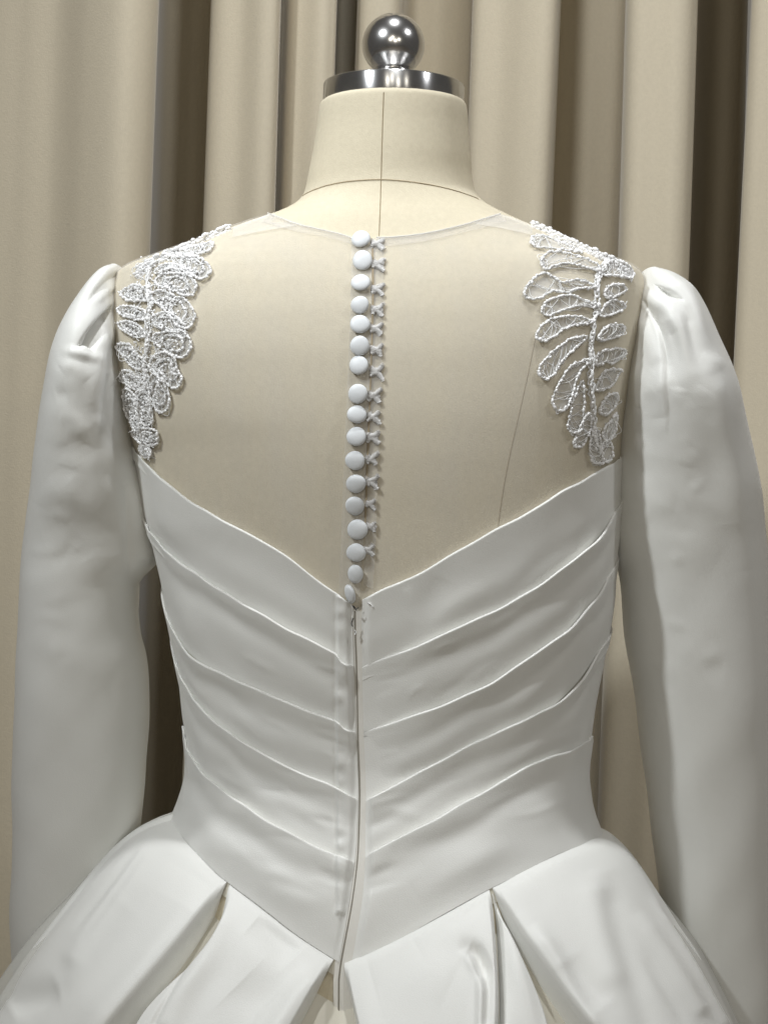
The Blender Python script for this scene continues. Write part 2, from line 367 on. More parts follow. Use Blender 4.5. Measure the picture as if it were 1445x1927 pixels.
def line_fn(pts, side):
    p = on(spline(pts, 120), 0); th = theta_of(p); z = p[:, 2]; o = np.argsort(th); th, z = th[o], z[o]
    keep = [0]
    for i in range(1, len(th)):
        if th[i]-th[keep[-1]] > 2e-3: keep.append(i)
    f = pchip(th[keep], z[keep]); t0, t1 = th[keep][0], th[keep][-1]
    lo = side < 0; te = t0 if lo else t1
    m = (f(te+.12)-f(te))/.12 if lo else (f(te)-f(te-.12))/.12
    m = float(np.clip(m, -.25, .25))
    def g(q):
        q = np.asarray(q, float); v = f(q); d = (te-q) if lo else (q-te); d = np.clip(d, 0, None)
        return np.where(d > 0, v+(-m if lo else m)*.25*(1-np.exp(-d/.25)), v)
    return g
linesL = [line_fn(q, -1) for q in [NL]+LL+[WL]]; linesR = [line_fn(q, 1) for q in [NR]+LR+[WR]]
zwL, zwR = linesL[-1], linesR[-1]; znL, znR = linesL[0], linesR[0]
thc = float(zth(ZY(1800)))
def zwaist(th): return np.where(th < thc, zwL(th), zwR(th))
def zneck(th): return np.where(th < float(zth(ZY(1120))), znL(th), znR(th))

THF = np.linspace(-math.pi, math.pi, 361)[:-1]
# lining of the bodice
t = np.linspace(0, 1, 60)
ztop = zneck(THF)-.004; zbt = zwaist(THF)-.012
zz = ztop[:, None]+(zbt-ztop)[:, None]*t[None]
bpos = body(THF[:, None], zz); bn = num_normal(body, THF[:, None]+0*zz, zz); bn = outward(bn, bpos, 0, YC)
bodice = dpart(grid('bodice', bpos+bn*.0009, M['satin_in'], closed_u=True))

def pleat(side, k):
    lines = linesL if side < 0 else linesR
    top_, bot_ = lines[k], lines[k+1]; last = (k == 4)
    nu, nv = 330, 46
    u = np.linspace(0, 1, nu)
    v = np.r_[-.0, np.linspace(0, 1, 11)[1:]**1.6*.07, np.linspace(.07, 1, nv-8)[1:]]
    nv = len(v)
    end = -math.radians(172) if side < 0 else math.radians(172)
    uu = u[:, None]**.62 if False else (1-(1-u[:, None])**1.0)
    # denser near the back: map so that most columns lie in view
    um = np.where(uu < .78, uu/.78*.56, .56+(uu-.78)/.22*.44)
    gapL, gapR = .000, .034
    z = np.full((nu, nv), float(top_(0.0)))
    for _ in range(6):
        zs = zth(z)-.006 if side < 0 else zth(z)+.026*(1+.5*smooth01(-z, -float(ZY(1500)), -float(ZY(1650))))
        th = zs+(end-zs)*um
        zt = top_(th)+.0007*wob(th*3, 0*th+k, 1.2, .7, seed=k+40+(side > 0)*6); zb_ = bot_(th)-(.004 if not last else .001)
        z = zt+(zb_-zt)*v[None]
    p = body(th, z); n = outward(num_normal(body, th, z), p, 0, YC)
    px, py = proj(p)
    hgt = (zt-zb_); s = v[None]*hgt                      # metres below the folded edge
    vary = .5+.5*wob(th, z*0, .9, 0, seed=k*3+(side > 0)*11)
    vary2 = wob(th, z*0+k, 1.6, .3, seed=k*5+2+(side > 0)*7)
    amp = (.0038+.0042*np.clip(vary, 0, 1)) if k else .0030
    off = .0016+amp*(.62*np.exp(-(s/(.022+.012*vary))**1.2)+.38*np.clip(1-v[None]*1.1, 0, 1))
    off -= .0012*(k > 0)*np.exp(-((s-.019-.004*vary2)/.008)**2)                # dip below the fold
    off += (.0008+.0006*vary2)*np.exp(-((v[None]-.60-.08*vary2)/.2)**2)        # soft swell of the band
    off += .0003*wob(th*1.0, s*12, 2.2, .6, seed=k+20+(side > 0)*9)
    # rounded fold at the edge
    r = .0015
    off = off-np.where(s < r, .0016*(1-np.sqrt(np.clip(1-(1-s/r)**2, 0, 1))), 0)
    if side < 0:                                       # stitched facing beside the zip
        off += .0014*smooth01(px, 631, 638)*(py > 1120)*(py < 1720)-.0008*np.exp(-((px-633)/3.)**2)*(py < 1720)
        off += .0006*np.sin(py/9.+np.sin(py/23.)*2)*np.exp(-((px-640)/10.)**2)*(py < 1720)
        off -= .0022*smooth01(px, 655, 670)
    off += .75*strokes(px, py, BOD)
    taper = (smooth01(np.abs(th-zs), 0, .03 if side < 0 or k not in (1, 2) else .26)*.8+.2)*(1-.62*smooth01(np.abs(th), .95, 1.25))
    off = np.maximum(off*taper+.0002, .0009+.0004*k*0+.0005)
    p2 = p+n*off[..., None]
    # turned-under edge so the fold has a body
    under1 = p2[:, :1].copy(); under1 = p[:, :1]+n[:, :1]*np.maximum(off[:, :1]-.0016, .0008)[..., None]; under1[..., 2] -= .0012
    under2 = p[:, :1]+n[:, :1]*.0008; under2[..., 2] -= .010
    p3 = np.concatenate([under2, under1, p2], 1)
    return dpart(grid('pleat', p3, M['satin'], bodice), bodice)
# soft creases in the satin of the bodice (photo points, mm, px)
BOD = [([(330, 900), (360, 975), (420, 1010)], .9, 26, 'ridge'), ([(430, 1020), (520, 1080), (600, 1130)], -1.0, 30, 'ridge'),
       ([(300, 1075), (380, 1130), (520, 1200), (640, 1275)], -1.3, 17, 'ridge'), ([(370, 1270), (430, 1300), (510, 1330)], -1.2, 18, 'ridge'),
       ([(420, 1310), (520, 1345), (640, 1400)], -.8, 20, 'ridge'), ([(430, 1420), (470, 1450), (550, 1480)], -1.4, 20, 'ridge'),
       ([(350, 1330), (400, 1400), (470, 1450)], .9, 18, 'ridge'), ([(370, 1480), (420, 1540), (500, 1590), (610, 1640)], -1.1, 22, 'ridge'),
       ([(520, 1515), (600, 1560), (640, 1570)], -.9, 14, 'ridge'),
       ([(780, 1170), (810, 1130), (835, 1085)], -1.6, 26, 'ridge'), ([(800, 1190), (860, 1140), (920, 1105)], 1.6, 24, 'ridge'),
       ([(980, 1110), (1040, 1060), (1120, 1010)], 1.4, 14, 'ridge'), ([(760, 1085), (768, 1110)], -.8, 7, 'ridge'),
       ([(700, 1290), (820, 1250), (960, 1210)], -.8, 34, 'ridge'), ([(960, 1260), (1040, 1200), (1110, 1130)], 1.2, 20, 'ridge'),
       ([(980, 1360), (1060, 1290), (1120, 1230)], 1.0, 16, 'ridge'), ([(700, 1560), (780, 1530), (880, 1470)], -1.1, 22, 'ridge'),
       ([(700, 1540), (740, 1525), (790, 1540)], 1.0, 12, 'ridge'), ([(720, 1650), (820, 1600), (900, 1560)], -1.4, 24, 'ridge'),
       ([(780, 1690), (860, 1640), (960, 1590)], 1.6, 22, 'ridge'), ([(680, 1680), (740, 1650), (800, 1620)], -.8, 14, 'ridge'),
       ([(480, 1660), (560, 1690), (640, 1690)], .8, 22, 'ridge')]
def bcreases(n, seed):
    q = random.Random(seed); out = []
    for _ in range(n):
        left = q.random() < .5; x = q.uniform(380, 610) if left else q.uniform(720, 1060); y = q.uniform(1160, 1680); a = (.5 if left else -.5)+q.gauss(0, .15); L_ = q.uniform(35, 100)
        out.append(([(x, y), (x+L_*.5*math.cos(a), y+L_*.5*math.sin(a)+q.gauss(0, 3)), (x+L_*math.cos(a), y+L_*math.sin(a))], q.uniform(.3, .8)*q.choice((1, -1)), q.uniform(6, 12), 'ridge'))
    for y0, sx in ((1262, 1), (1380, 1), (1508, 1), (1626, 1)):          # puckers running into the zip
        for d in (12, 30, 52): out.append(([(684, y0+d), (706+q.uniform(0, 14), y0+d-9), (738+q.uniform(0, 24), y0+d-22)], q.uniform(-.9, .9), 7, 'ridge'))
        for d in (14, 34, 60): out.append(([(660, y0+d-6), (640, y0+d-16), (610-q.uniform(0, 24), y0+d-30)], q.uniform(-.8, .8), 7, 'ridge'))
    return out
BOD += bcreases(34, 9)
for k in range(5): pleat(-1, k)
for k in range(5): pleat(1, k)
# zip: tape in the gap, dark tube drawn for the shade in the slot between the edges
zz = ZY(np.linspace(1136, 1835, 160))
tp = np.stack([body(zth(zz)+d, zz) for d in np.linspace(-.02, .075, 8)], 0)
tn = outward(num_normal(body, zth(zz)[None]+np.linspace(-.02, .075, 8)[:, None], np.tile(zz, (8, 1))), tp, 0, YC)
prf = np.array([.0010, .0010, .0011, .0013, .0014, .0013, .0011, .0010])[:, None]
dpart(grid('zip_tape', tp+tn*prf[..., None], M['tape']), bodice)
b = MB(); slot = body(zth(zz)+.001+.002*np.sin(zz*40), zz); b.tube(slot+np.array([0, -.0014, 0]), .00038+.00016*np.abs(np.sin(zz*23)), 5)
dpart(b.build('slot_shade_line', M['slot']), bodice)

# --- sheer yoke over the back
NECK = [(440, 430), (505, 404), (530, 413), (560, 424), (600, 433), (640, 442), (663, 450), (690, 456), (708, 448), (740, 447), (800, 440), (860, 427), (900, 416), (940, 405), (1000, 428)]
npb = on(spline(NECK, 140), 0); nth = theta_of(npb); o = np.argsort(nth); kk = [0]
for i in range(1, len(o)):
    if nth[o][i]-nth[o][kk[-1]] > 2e-3: kk.append(i)
yk = pchip(nth[o][kk], npb[o][kk, 2])
ty = np.linspace(math.radians(-168), math.radians(168), 260); tv = np.linspace(0, 1, 90)
zt_ = yk(ty); zz = zt_[:, None]+(zneck(ty)-.006-zt_)[:, None]*tv[None]
yp = body(ty[:, None], zz); yn = outward(num_normal(body, ty[:, None]+0*zz, zz), yp, 0, YC)
lift = .0011+.0006*wob(ty[:, None], zz, 1.2, 6, 4)
yoke = dpart(grid('tulle_yoke', yp+yn*lift[..., None], M['tulle']))
b = MB(); b.tube(on(spline([(505, 404), (530, 413), (560, 424), (600, 433), (640, 442), (663, 450)], 60), .0012), .0006, 5)
b.tube(on(spline([(708, 449), (740, 448), (800, 441), (860, 428), (900, 417), (940, 405)], 60), .0012), .0007, 5)
dpart(b.build('neck_binding', M['tulle_edge']), yoke)
def ribbon(name, left, right, off, m, parent):
    a = on(spline(left, 90), off); c = on(spline(right, 90), off); n = min(len(a), len(c))
    q = np.stack([a[:n]*(1-s)+c[:n]*s for s in np.linspace(0, 1, 5)], 0)
    return dpart(grid(name, q, m), parent)
ribbon('neck_facing', [(505, 405), (560, 425), (600, 434), (640, 443), (663, 451)], [(495, 420), (555, 437), (600, 446), (640, 455), (663, 463)], .0014, M['tulle'], yoke)
ribbon('neck_facing', [(708, 449), (740, 448), (800, 441), (860, 428), (940, 406)], [(708, 466), (740, 464), (800, 456), (860, 443), (952, 420)], .0014, M['tulle'], yoke)
ribbon('shoulder_haze', [(506, 407), (475, 418), (440, 432)], [(560, 428), (500, 438), (440, 450)], .0019, M['tulle_haze'], yoke)  # added pale sheets imitate the haze of tulle seen at a grazing angle
ribbon('shoulder_haze', [(938, 407), (965, 414), (1000, 428)], [(890, 424), (940, 433), (1000, 446)], .0019, M['tulle_haze'], yoke)
ribbon('button_band', [(662, 450), (660, 560), (655, 700), (648, 860), (643, 1000), (638, 1118)], [(700, 455), (700, 560), (697, 700), (690, 860), (685, 1000), (676, 1135)], .0022, M['tulle'], yoke)
ribbon('loop_band', [(700, 453), (702, 560), (698, 700), (692, 860), (688, 1000), (684, 1100)], [(722, 452), (722, 560), (718, 700), (712, 860), (708, 1000), (702, 1108)], .0020, M['tulle'], yoke)
b = MB(); b.tube(on(spline([(701, 470), (702, 560), (698, 700), (692, 860), (687, 1000)], 90), .0014), .0009, 5)
dpart(b.build('band_edge', M['seam']), yoke)

# --- covered buttons and their loops
BT = [(681, 455), (683, 494), (680, 537), (679, 576), (677, 614), (677, 652), (677, 690), (675, 742), (671, 782), (671, 823), (669, 866), (671, 908), (668, 949), (674, 995), (672, 1038), (669, 1078)]
def frame(n, up=np.array([0, 0, 1.])):
    x = np.cross(up, n); x /= np.linalg.norm(x); return x, np.cross(n, x), n
def button(px, py, tilt, yaw, sq=1.0):
    l, n = hit(px, py); n = n+np.array([yaw, 0, tilt]); n /= np.linalg.norm(n); x, y, z = frame(n)
    Rb = 18.0*(l[1]+D)/F*random.uniform(.95, 1.05)
    pf = [(0, .0), (.45, 0), (.55, .16), (.93, .20), (1.0, .30), (1.0, .40), (.95, .50), (.80, .60), (.55, .68), (.28, .72), (0, .735)]
    a = np.linspace(0, 2*math.pi, 32, endpoint=False); q = []
    el = 1+.05*math.sin(px*7.1); ph = random.uniform(0, 6)
    for aa in a:
        k = 1+.02*math.sin(2*aa+ph)+.012*math.sin(3*aa+ph*2)
        q.append([l+n*.0018+Rb*r*k*(x*math.cos(aa)*sq+y*math.sin(aa)/el)+z*Rb*h*.95 for r, h in pf])
    dpart(grid('button', np.array(q), M['button'], closed_u=True))
for i, (x, y) in enumerate(BT):
    button(x, y, random.uniform(-.22, .18), random.uniform(-.2, .12), .82 if i == 15 else 1.0)
button(666, 1114, -.35, -.9, .62)
def loop(px, py, s, k):
    l, n = hit(px, py); x, y, z = frame(n); u = 1.0*(l[1]+D)/F*s
    b = MB(); g = lambda a: random.gauss(0, a)
    for arm, cnt in (([(-12, 1), (-3, 1), (4, 5), (10, 11)], 7), ([(-11, -2), (-3, -1), (3, -6), (8, -12)], 7), ([(-13, 6), (-7, 0), (-12, -7)], 4), ([(-3, 3), (3, 0), (9, -1)], 2 if k % 2 else 0)):
        e_ = random.uniform(.8, 1.2)
        for _ in range(cnt):
            q = spline([l+n*(.0017+.0001*i+abs(g(.0003)))+u*(x*(a_*(e_ if i == len(arm)-1 else 1)+g(1.5))+y*(c_*e_+g(1.9))) for i, (a_, c_) in enumerate(arm)], 9)
            b.tube(q, np.linspace(4.8, 3.6, len(q))*u, 5)
    dpart(b.build('button_loop', M['loop']))
LP = [(712, 462), (713, 500), (712, 547), (711, 585), (709, 620), (710, 660), (710, 700), (706, 746), (705, 784), (704, 823), (702, 864), (701, 906), (699, 948), (699, 990), (695, 1034)]
for i, (x, y) in enumerate(LP): loop(x, y, .95 if i < 12 else .8, i)

# --- beaded lace on the shoulders
def zoomed(pts, ox, oy, s): return [(ox+a*s, oy+b_*s) for a, b_ in pts]
Z5 = lambda p: zoomed(p, 970, 410, 250/1445); Z6 = lambda p: zoomed(p, 970, 640, 250/1445)
Z3 = lambda p: zoomed(p, 220, 420, 200/1445); Z4 = lambda p: zoomed(p, 220, 620, 200/1445)
RP = [Z5([(170, 250), (240, 225), (340, 245), (560, 335), (700, 405), (560, 385), (340, 355), (200, 335)]),
      Z5([(290, 470), (380, 400), (560, 420), (760, 480), (880, 550), (870, 595), (760, 565), (600, 520), (440, 530), (340, 580), (290, 530)]),
      Z5([(100, 830), (130, 760), (190, 690), (300, 620), (390, 660), (500, 720), (640, 690), (780, 725), (830, 770), (660, 780), (560, 820), (400, 810), (250, 880), (150, 890)]),
      Z5([(280, 1010), (350, 915), (560, 860), (700, 900), (830, 950), (820, 985), (700, 960), (560, 990), (440, 1035), (340, 1070)]),
      Z5([(220, 1290), (280, 1180), (400, 1105), (540, 1080), (720, 1100), (810, 1140), (720, 1160), (600, 1175), (500, 1220), (380, 1310), (270, 1335)]),
      Z6([(740, -20), (640, -20), (560, 10), (480, 65), (400, 130), (320, 210), (255, 290), (250, 375), (310, 410), (390, 380), (450, 290), (520, 190), (640, 80)]),
      Z6([(735, 225), (620, 270), (540, 340), (470, 450), (410, 580), (390, 680), (440, 760), (520, 745), (590, 620), (605, 540), (630, 450), (670, 360), (740, 270)]),
      Z6([(705, 460), (640, 550), (590, 700), (570, 830), (550, 930), (600, 1000), (670, 980), (700, 890), (712, 750), (716, 620)]),
      Z6([(760, 800), (700, 900), (640, 1030), (620, 1140), (690, 1150), (750, 1040), (790, 930)]),
      Z6([(830, 950), (790, 1080), (780, 1220), (830, 1320), (910, 1330), (900, 1180), (880, 1040)]),
      Z5([(895, 610), (960, 640), (1000, 640), (1130, 650), (1220, 665), (1225, 570), (1100, 500), (980, 520)]),
      Z5([(950, 850), (980, 765), (1080, 735), (1170, 780), (1100, 840), (1000, 880)]),
      Z5([(895, 1060), (960, 950), (1060, 905), (1155, 960), (1100, 1010), (1000, 1060)]),
      Z5([(870, 1300), (950, 1200), (1050, 1165), (1150, 1190), (1120, 1260), (1020, 1310), (910, 1335)]),
      Z6([(845, 240), (900, 140), (1040, 100), (1150, 105), (1150, 165), (1080, 210), (1020, 250), (950, 230), (870, 275)]),
      Z6([(850, 530), (890, 420), (950, 340), (1040, 322), (1110, 325), (1075, 385), (1020, 480), (940, 520)]),
      Z6([(885, 770), (920, 680), (980, 600), (1065, 580), (1060, 680), (1020, 750), (950, 805)]),
      Z6([(950, 930), (1000, 880), (1060, 800), (1060, 900), (1030, 1030), (960, 1090), (920, 1020)]),
      Z6([(930, 1110), (980, 1100), (1020, 1180), (1000, 1290), (930, 1310), (905, 1200)])]
RS = Z5([(1010, 470), (930, 560), (890, 640), (870, 750), (860, 900), (865, 1000), (840, 1100), (810, 1300)])+Z6([(790, 100), (800, 220), (790, 330), (790, 450), (800, 600), (820, 800), (825, 1000), (860, 1200)])
RT = [(998, 425), (1020, 434), (1050, 449), (1085, 466), (1120, 482), (1150, 494), (1182, 510)]
LPt = [Z3([(700, 430), (900, 390), (1100, 345), (1285, 310), (1240, 400), (1080, 470), (860, 490)]),
       Z3([(800, 530), (960, 480), (1120, 515), (1240, 600), (1260, 690), (1160, 765), (1040, 705), (940, 640)]),
       Z3([(560, 680), (640, 610), (760, 590), (900, 620), (960, 700), (850, 650), (720, 640), (620, 700)]),
       Z3([(580, 830), (650, 740), (800, 720), (960, 740), (1065, 850), (1040, 960), (920, 985), (800, 920), (660, 880)]),
       Z3([(500, 1010), (660, 965), (830, 1040), (930, 1060), (1045, 1240), (1010, 1370), (900, 1410), (800, 1320), (700, 1200), (580, 1090)]),
       Z3([(540, 1330), (600, 1260), (740, 1250), (860, 1330), (940, 1480), (900, 1560), (760, 1480), (640, 1440)]),
       Z4([(560, 120), (760, 40), (920, 60), (1000, 180), (970, 320), (860, 365), (700, 280), (600, 200)]),
       Z4([(500, 500), (570, 380), (700, 340), (800, 420), (840, 560), (895, 660), (820, 775), (720, 720), (600, 610)]),
       Z4([(470, 720), (560, 640), (680, 780), (735, 920), (712, 1050), (600, 1095), (530, 960), (490, 830)]),
       Z4([(370, 830), (450, 900), (490, 1050), (510, 1230), (400, 1250), (320, 1100), (300, 950)]),
       Z4([(270, 1380), (400, 1350), (550, 1370), (580, 1480), (540, 1550), (400, 1530), (300, 1460)]),
       Z4([(360, 1600), (440, 1580), (505, 1680), (440, 1720), (380, 1670)]),
       Z3([(110, 980), (200, 900), (320, 870), (420, 950), (420, 1040), (260, 1060)]),
       Z3([(75, 1170), (220, 1150), (380, 1210), (410, 1310), (280, 1300), (130, 1255)]),
       Z3([(85, 1380), (200, 1350), (340, 1420), (410, 1530), (270, 1535), (150, 1460)]),
       Z4([(60, 240), (140, 205), (240, 240), (300, 330), (390, 420), (340, 525), (220, 460), (130, 340)]),
       Z4([(100, 625), (180, 565), (300, 640), (420, 780), (300, 805), (170, 725)]),
       Z4([(150, 830), (230, 850), (300, 960), (320, 1100), (230, 1205), (160, 1050)]),
       Z4([(230, 1200), (320, 1190), (400, 1290), (330, 1360), (250, 1300)])]
LS = Z3([(560, 560), (470, 650), (450, 900), (480, 1100), (450, 1300)])+Z4([(450, 200), (420, 450), (430, 640), (380, 900), (370, 1100), (400, 1400), (440, 1650)])
LT = [(436, 431), (410, 442), (385, 453), (350, 470), (320, 483), (290, 494), (262, 508)]
def lace(petals, spine, topband, seed, dens):
    rnd = random.Random(seed)
    sp = MB(); bd = MB(); h0 = .0026
    ls = on(spline(spine, 120), h0)
    for j in range(3):
        jit = np.cumsum(np.random.RandomState(seed+j).randn(len(ls), 3), 0)*.00012+np.random.RandomState(seed+j+9).randn(len(ls), 3)*.0005
        sp.tube(ls+jit-jit.mean(0)+np.array([(j-1)*.0016, 0, 0]), .0008, 5)
    tb = on(spline(topband, 100), h0)
    for j in range(4):
        jit = np.random.RandomState(seed+30+j).randn(len(tb), 3)*.0006
        sp.tube(tb+jit+np.array([0, -.001, -.0026*j]), .0009, 5)
    root = dpart(sp.build('lace_applique', M['lace']))
    def beads(path, step, r):
        q = resample(path, step)
        for i in range(len(q)-1):
            if rnd.random() < .14: continue
            t_ = q[i+1]-q[i]; t_ = t_/(np.linalg.norm(t_)+1e-9)
            bd.ball((q[i]+q[i+1])/2+np.array([rnd.gauss(0, .0004), -.0008, rnd.gauss(0, .0004)]), r*rnd.uniform(.75, 1.2), t_, rnd.uniform(1.1, 1.9))
    for pt in petals:
        pt = np.array(pt); pt = pt.mean(0)+(pt-pt.mean(0))*(1.13 if dens else 1.04)
        c = spline(pt, 14*len(pt), closed=True); w3 = on(c, h0)
        if len(w3) < 8: continue
        pb = MB()
        for j in range(2):
            jit = np.random.RandomState(seed*3+j+len(pb.v)).randn(len(w3), 3)*.0004
            pb.tube(w3+jit, .00058*(1+.25*np.sin(np.arange(len(w3))*1.7+j)), 5, closed=True)
        ctr = w3.mean(0); n = len(w3)
        for j in range(20):                              # loose thread fill inside the petal
            i1 = rnd.randrange(n); i2 = (n-i1+rnd.randrange(-n//6, n//6+1)) % n
            a, c2 = w3[i1], w3[i2]; m_ = (a+c2)/2+np.array([rnd.gauss(0, .002), -.0004, rnd.gauss(0, .002)])
            pb.tube(spline([a, m_, c2], 8), .00028, 4)
        if dens:
            for f_ in (.6,):
                jit = np.random.RandomState(seed+int(f_*50)+n).randn(n, 3)*.0009; pb.tube(ctr+(w3-ctr)*f_+jit, .0006, 4, closed=True)
        po = dpart(pb.build('petal', M['lace']), root)
        # fine net inside the petal
        q = np.stack([ctr+(w3-ctr)*f_ for f_ in (.02, .35, .7, 1.0)], 1); q[..., 1] += .0006
        net = grid('net', q, M['tulle_net'], closed_u=True); net.parent = root
        beads(np.vstack([w3, w3[:1]]), .0025, .00105)
        if dens: beads(ctr+(w3-ctr)*.6, .0030, .0010); beads(ctr+(w3-ctr)*.3, .0034, .0009)
    beads(ls, .0032, .0011)
    if dens:                                            # loose scatter of beads and thread between the petals
        sc_ = MB(); sq = spline(spine, 60)
        for j in range(420):
            i = rnd.randrange(60); x0, y0 = sq[i]; wd = 62*(1-i/75.0)
            x0 += rnd.uniform(-wd*.62, wd); y0 += rnd.uniform(-9, 9)
            l, n = hit(x0, y0)
            if l is None: continue
            if j % 2: bd.ball(l+n*.0031, rnd.uniform(.0006, .0011), None)
            else:
                a_ = rnd.uniform(0, 6.28); x_, y_, z_ = frame(n); L_ = rnd.uniform(.003, .007)
                sc_.tube(spline([l+n*.0026, l+n*.0032+L_*.5*(x_*math.cos(a_)+y_*math.sin(a_)), l+n*.0026+L_*(x_*math.cos(a_+.7)+y_*math.sin(a_+.7))], 6), .0004, 4)
        t_o = dpart(sc_.build('lace_threads', M['lace']), root); t_o['kind'] = 'stuff'
    for j in range(5): beads(tb+np.array([0, -.0012, .001-.0024*j]), .0024, .0015)
    bo = dpart(bd.build('beads', M['bead']), root); bo['kind'] = 'stuff'
    return root
tag(lace(RP, RS, RT, 5, False), 'open looped lace leaf with rows of clear beads'); tag(lace(LPt, LS, LT, 8, True), 'dense frosted lace leaf thick with beads')

# --- sleeves
def sleeve(name, rows, Yc, Bd, st, label, seed):
    rows = np.array(rows, float); yy = np.r_[np.linspace(rows[0, 0], rows[0, 0]+60, 70), np.linspace(rows[0, 0]+61, 1080, 200), np.linspace(1084, rows[-1, 0], 130)]
    xl, xr = pchip(rows[:, 0], rows[:, 1])(yy), pchip(rows[:, 0], rows[:, 2])(yy)
    fy = pchip([r[0] for r in Yc], [r[1] for r in Yc])(yy); fb = pchip([r[0] for r in Bd], [r[1] for r in Bd])(yy)
    k = (fy+D)/F; a = (xr-xl)/2*k; cx = ((xl+xr)/2-CXP)*k; z = -(yy-CYP)*k
    ph = np.linspace(-math.pi, math.pi, 261)[:-1]; n = 2.15
    s, c = SC(ph, n)
    p = np.zeros((260, len(yy), 3)); p[..., 0] = cx[None]+a[None]*s[:, None]; p[..., 1] = fy[None]-fb[None]*c[:, None]; p[..., 2] = z[None]
    nn = normals(p, True)
    sg = np.sign(((p[..., 0]-cx[None])*nn[..., 0]+(p[..., 1]-fy[None])*nn[..., 1])); sg = np.where(np.median(sg) > 0, 1, -1)
    nn = nn*sg
    px, py = proj(p)
    front = smooth01(c, -.1, .35)[:, None]
    edge = smooth01(1-np.abs(s), 0, .06)[:, None]
    d = strokes(px, py, st)*front
    d += .0011*wob(px/200, py/300, .8, .9, seed)+.0002*wob(px/60, py/80, .5, .5, seed+2)
    d *= smooth01(yy, rows[0, 0], rows[0, 0]+12)[None]
    p = p+nn*d[..., None]
    o = dpart(grid(name, p, M['satin'], closed_u=True)); so = o.modifiers.new('thickness', 'SOLIDIFY'); so.thickness = .0009; so.offset = -1
    return tag(o, label)
SLL = [([(206, 571), (186, 590), (160, 622), (144, 654), (160, 656), (176, 662), (190, 640), (202, 612), (208, 588)], -13, 15, 'pocket'),
       ([(224, 545), (205, 570), (175, 600), (150, 640), (135, 690)], 2.2, 15, 'fade'),
       
       ([(220, 580), (206, 625), (190, 660), (184, 720), (188, 800), (205, 850)], 4.0, 14, 'fade'),
       ([(130, 662), (160, 668), (182, 676)], 2.5, 9, 'ridge'),
       ([(200, 700), (195, 760), (215, 830), (235, 850)], -2.2, 14, 'ridge'), ([(120, 700), (140, 690), (165, 715)], 1.6, 16, 'ridge'),
       ([(112, 780), (140, 790), (170, 830)], 1.8, 17, 'ridge'), ([(105, 745), (130, 740)], -1.5, 15, 'ridge'), ([(95, 840), (150, 850), (210, 820)], -1.4, 22, 'ridge'),
       ([(225, 513), (200, 530), (165, 570)], -1.8, 7, 'ridge'), ([(226, 528), (205, 545), (180, 570)], 1.3, 6, 'ridge'),
       ([(90, 900), (150, 940), (230, 930)], 1.3, 30, 'ridge'), ([(80, 1010), (140, 990), (200, 1010)], -1.2, 30, 'ridge'), ([(70, 1180), (120, 1230), (220, 1270)], 1.2, 34, 'ridge'),
       ([(238, 900), (242, 1000), (244, 1090)], -2.5, 9, 'ridge')]
def creases(x0, x1, y0, y1, n, seed, slope):
    q = random.Random(seed); out = []
    for _ in range(n):
        x, y = q.uniform(x0, x1), q.uniform(y0, y1); L_ = q.uniform(22, 60); a = slope+q.gauss(0, .5)
        dx, dy = math.cos(a)*L_, math.sin(a)*L_
        out.append(([(x, y), (x+dx*.5+q.gauss(0, 3), y+dy*.5+q.gauss(0, 3)), (x+dx, y+dy)], q.uniform(.35, .8)*q.choice((1, 1, -1)), q.uniform(10, 20), 'ridge'))
    return out
SLL += creases(95, 215, 670, 930, 22, 3, .5)+creases(60, 220, 930, 1300, 14, 4, .3)
SRR_EXTRA = creases(1185, 1370, 640, 900, 20, 5, 2.5)+creases(1190, 1400, 900, 1300, 14, 6, 2.8)
sleeve('sleeve', [(503, 212, 226, ), (506, 207, 227), (512, 200, 226), (520, 191, 225), (535, 178, 223), (560, 159, 222), (590, 140, 223), (640, 116, 229), (700, 98, 236), (750, 88, 240), (820, 77, 250), (860, 71, 262),
                  (900, 66, 275), (950, 59, 290), (1000, 53, 300), (1040, 48, 302), (1060, 46, 292), (1085, 44, 268), (1100, 43, 259), (1130, 41, 258), (1190, 38, 262), (1230, 36, 271), (1270, 35, 275), (1350, 33, 277),
                  (1450, 30, 272), (1530, 28, 264), (1600, 27, 255), (1700, 25, 250), (1960, 34, 235)],
       [(500, .105), (700, .095), (900, .115), (1040, .135), (1300, .15), (1960, .21)], [(500, .012), (520, .035), (560, .055), (640, .066), (800, .07), (1100, .062), (1500, .055), (1960, .045)], SLL,
       'long white satin sleeve with a dark pocket-like pleat at the shoulder', 12)
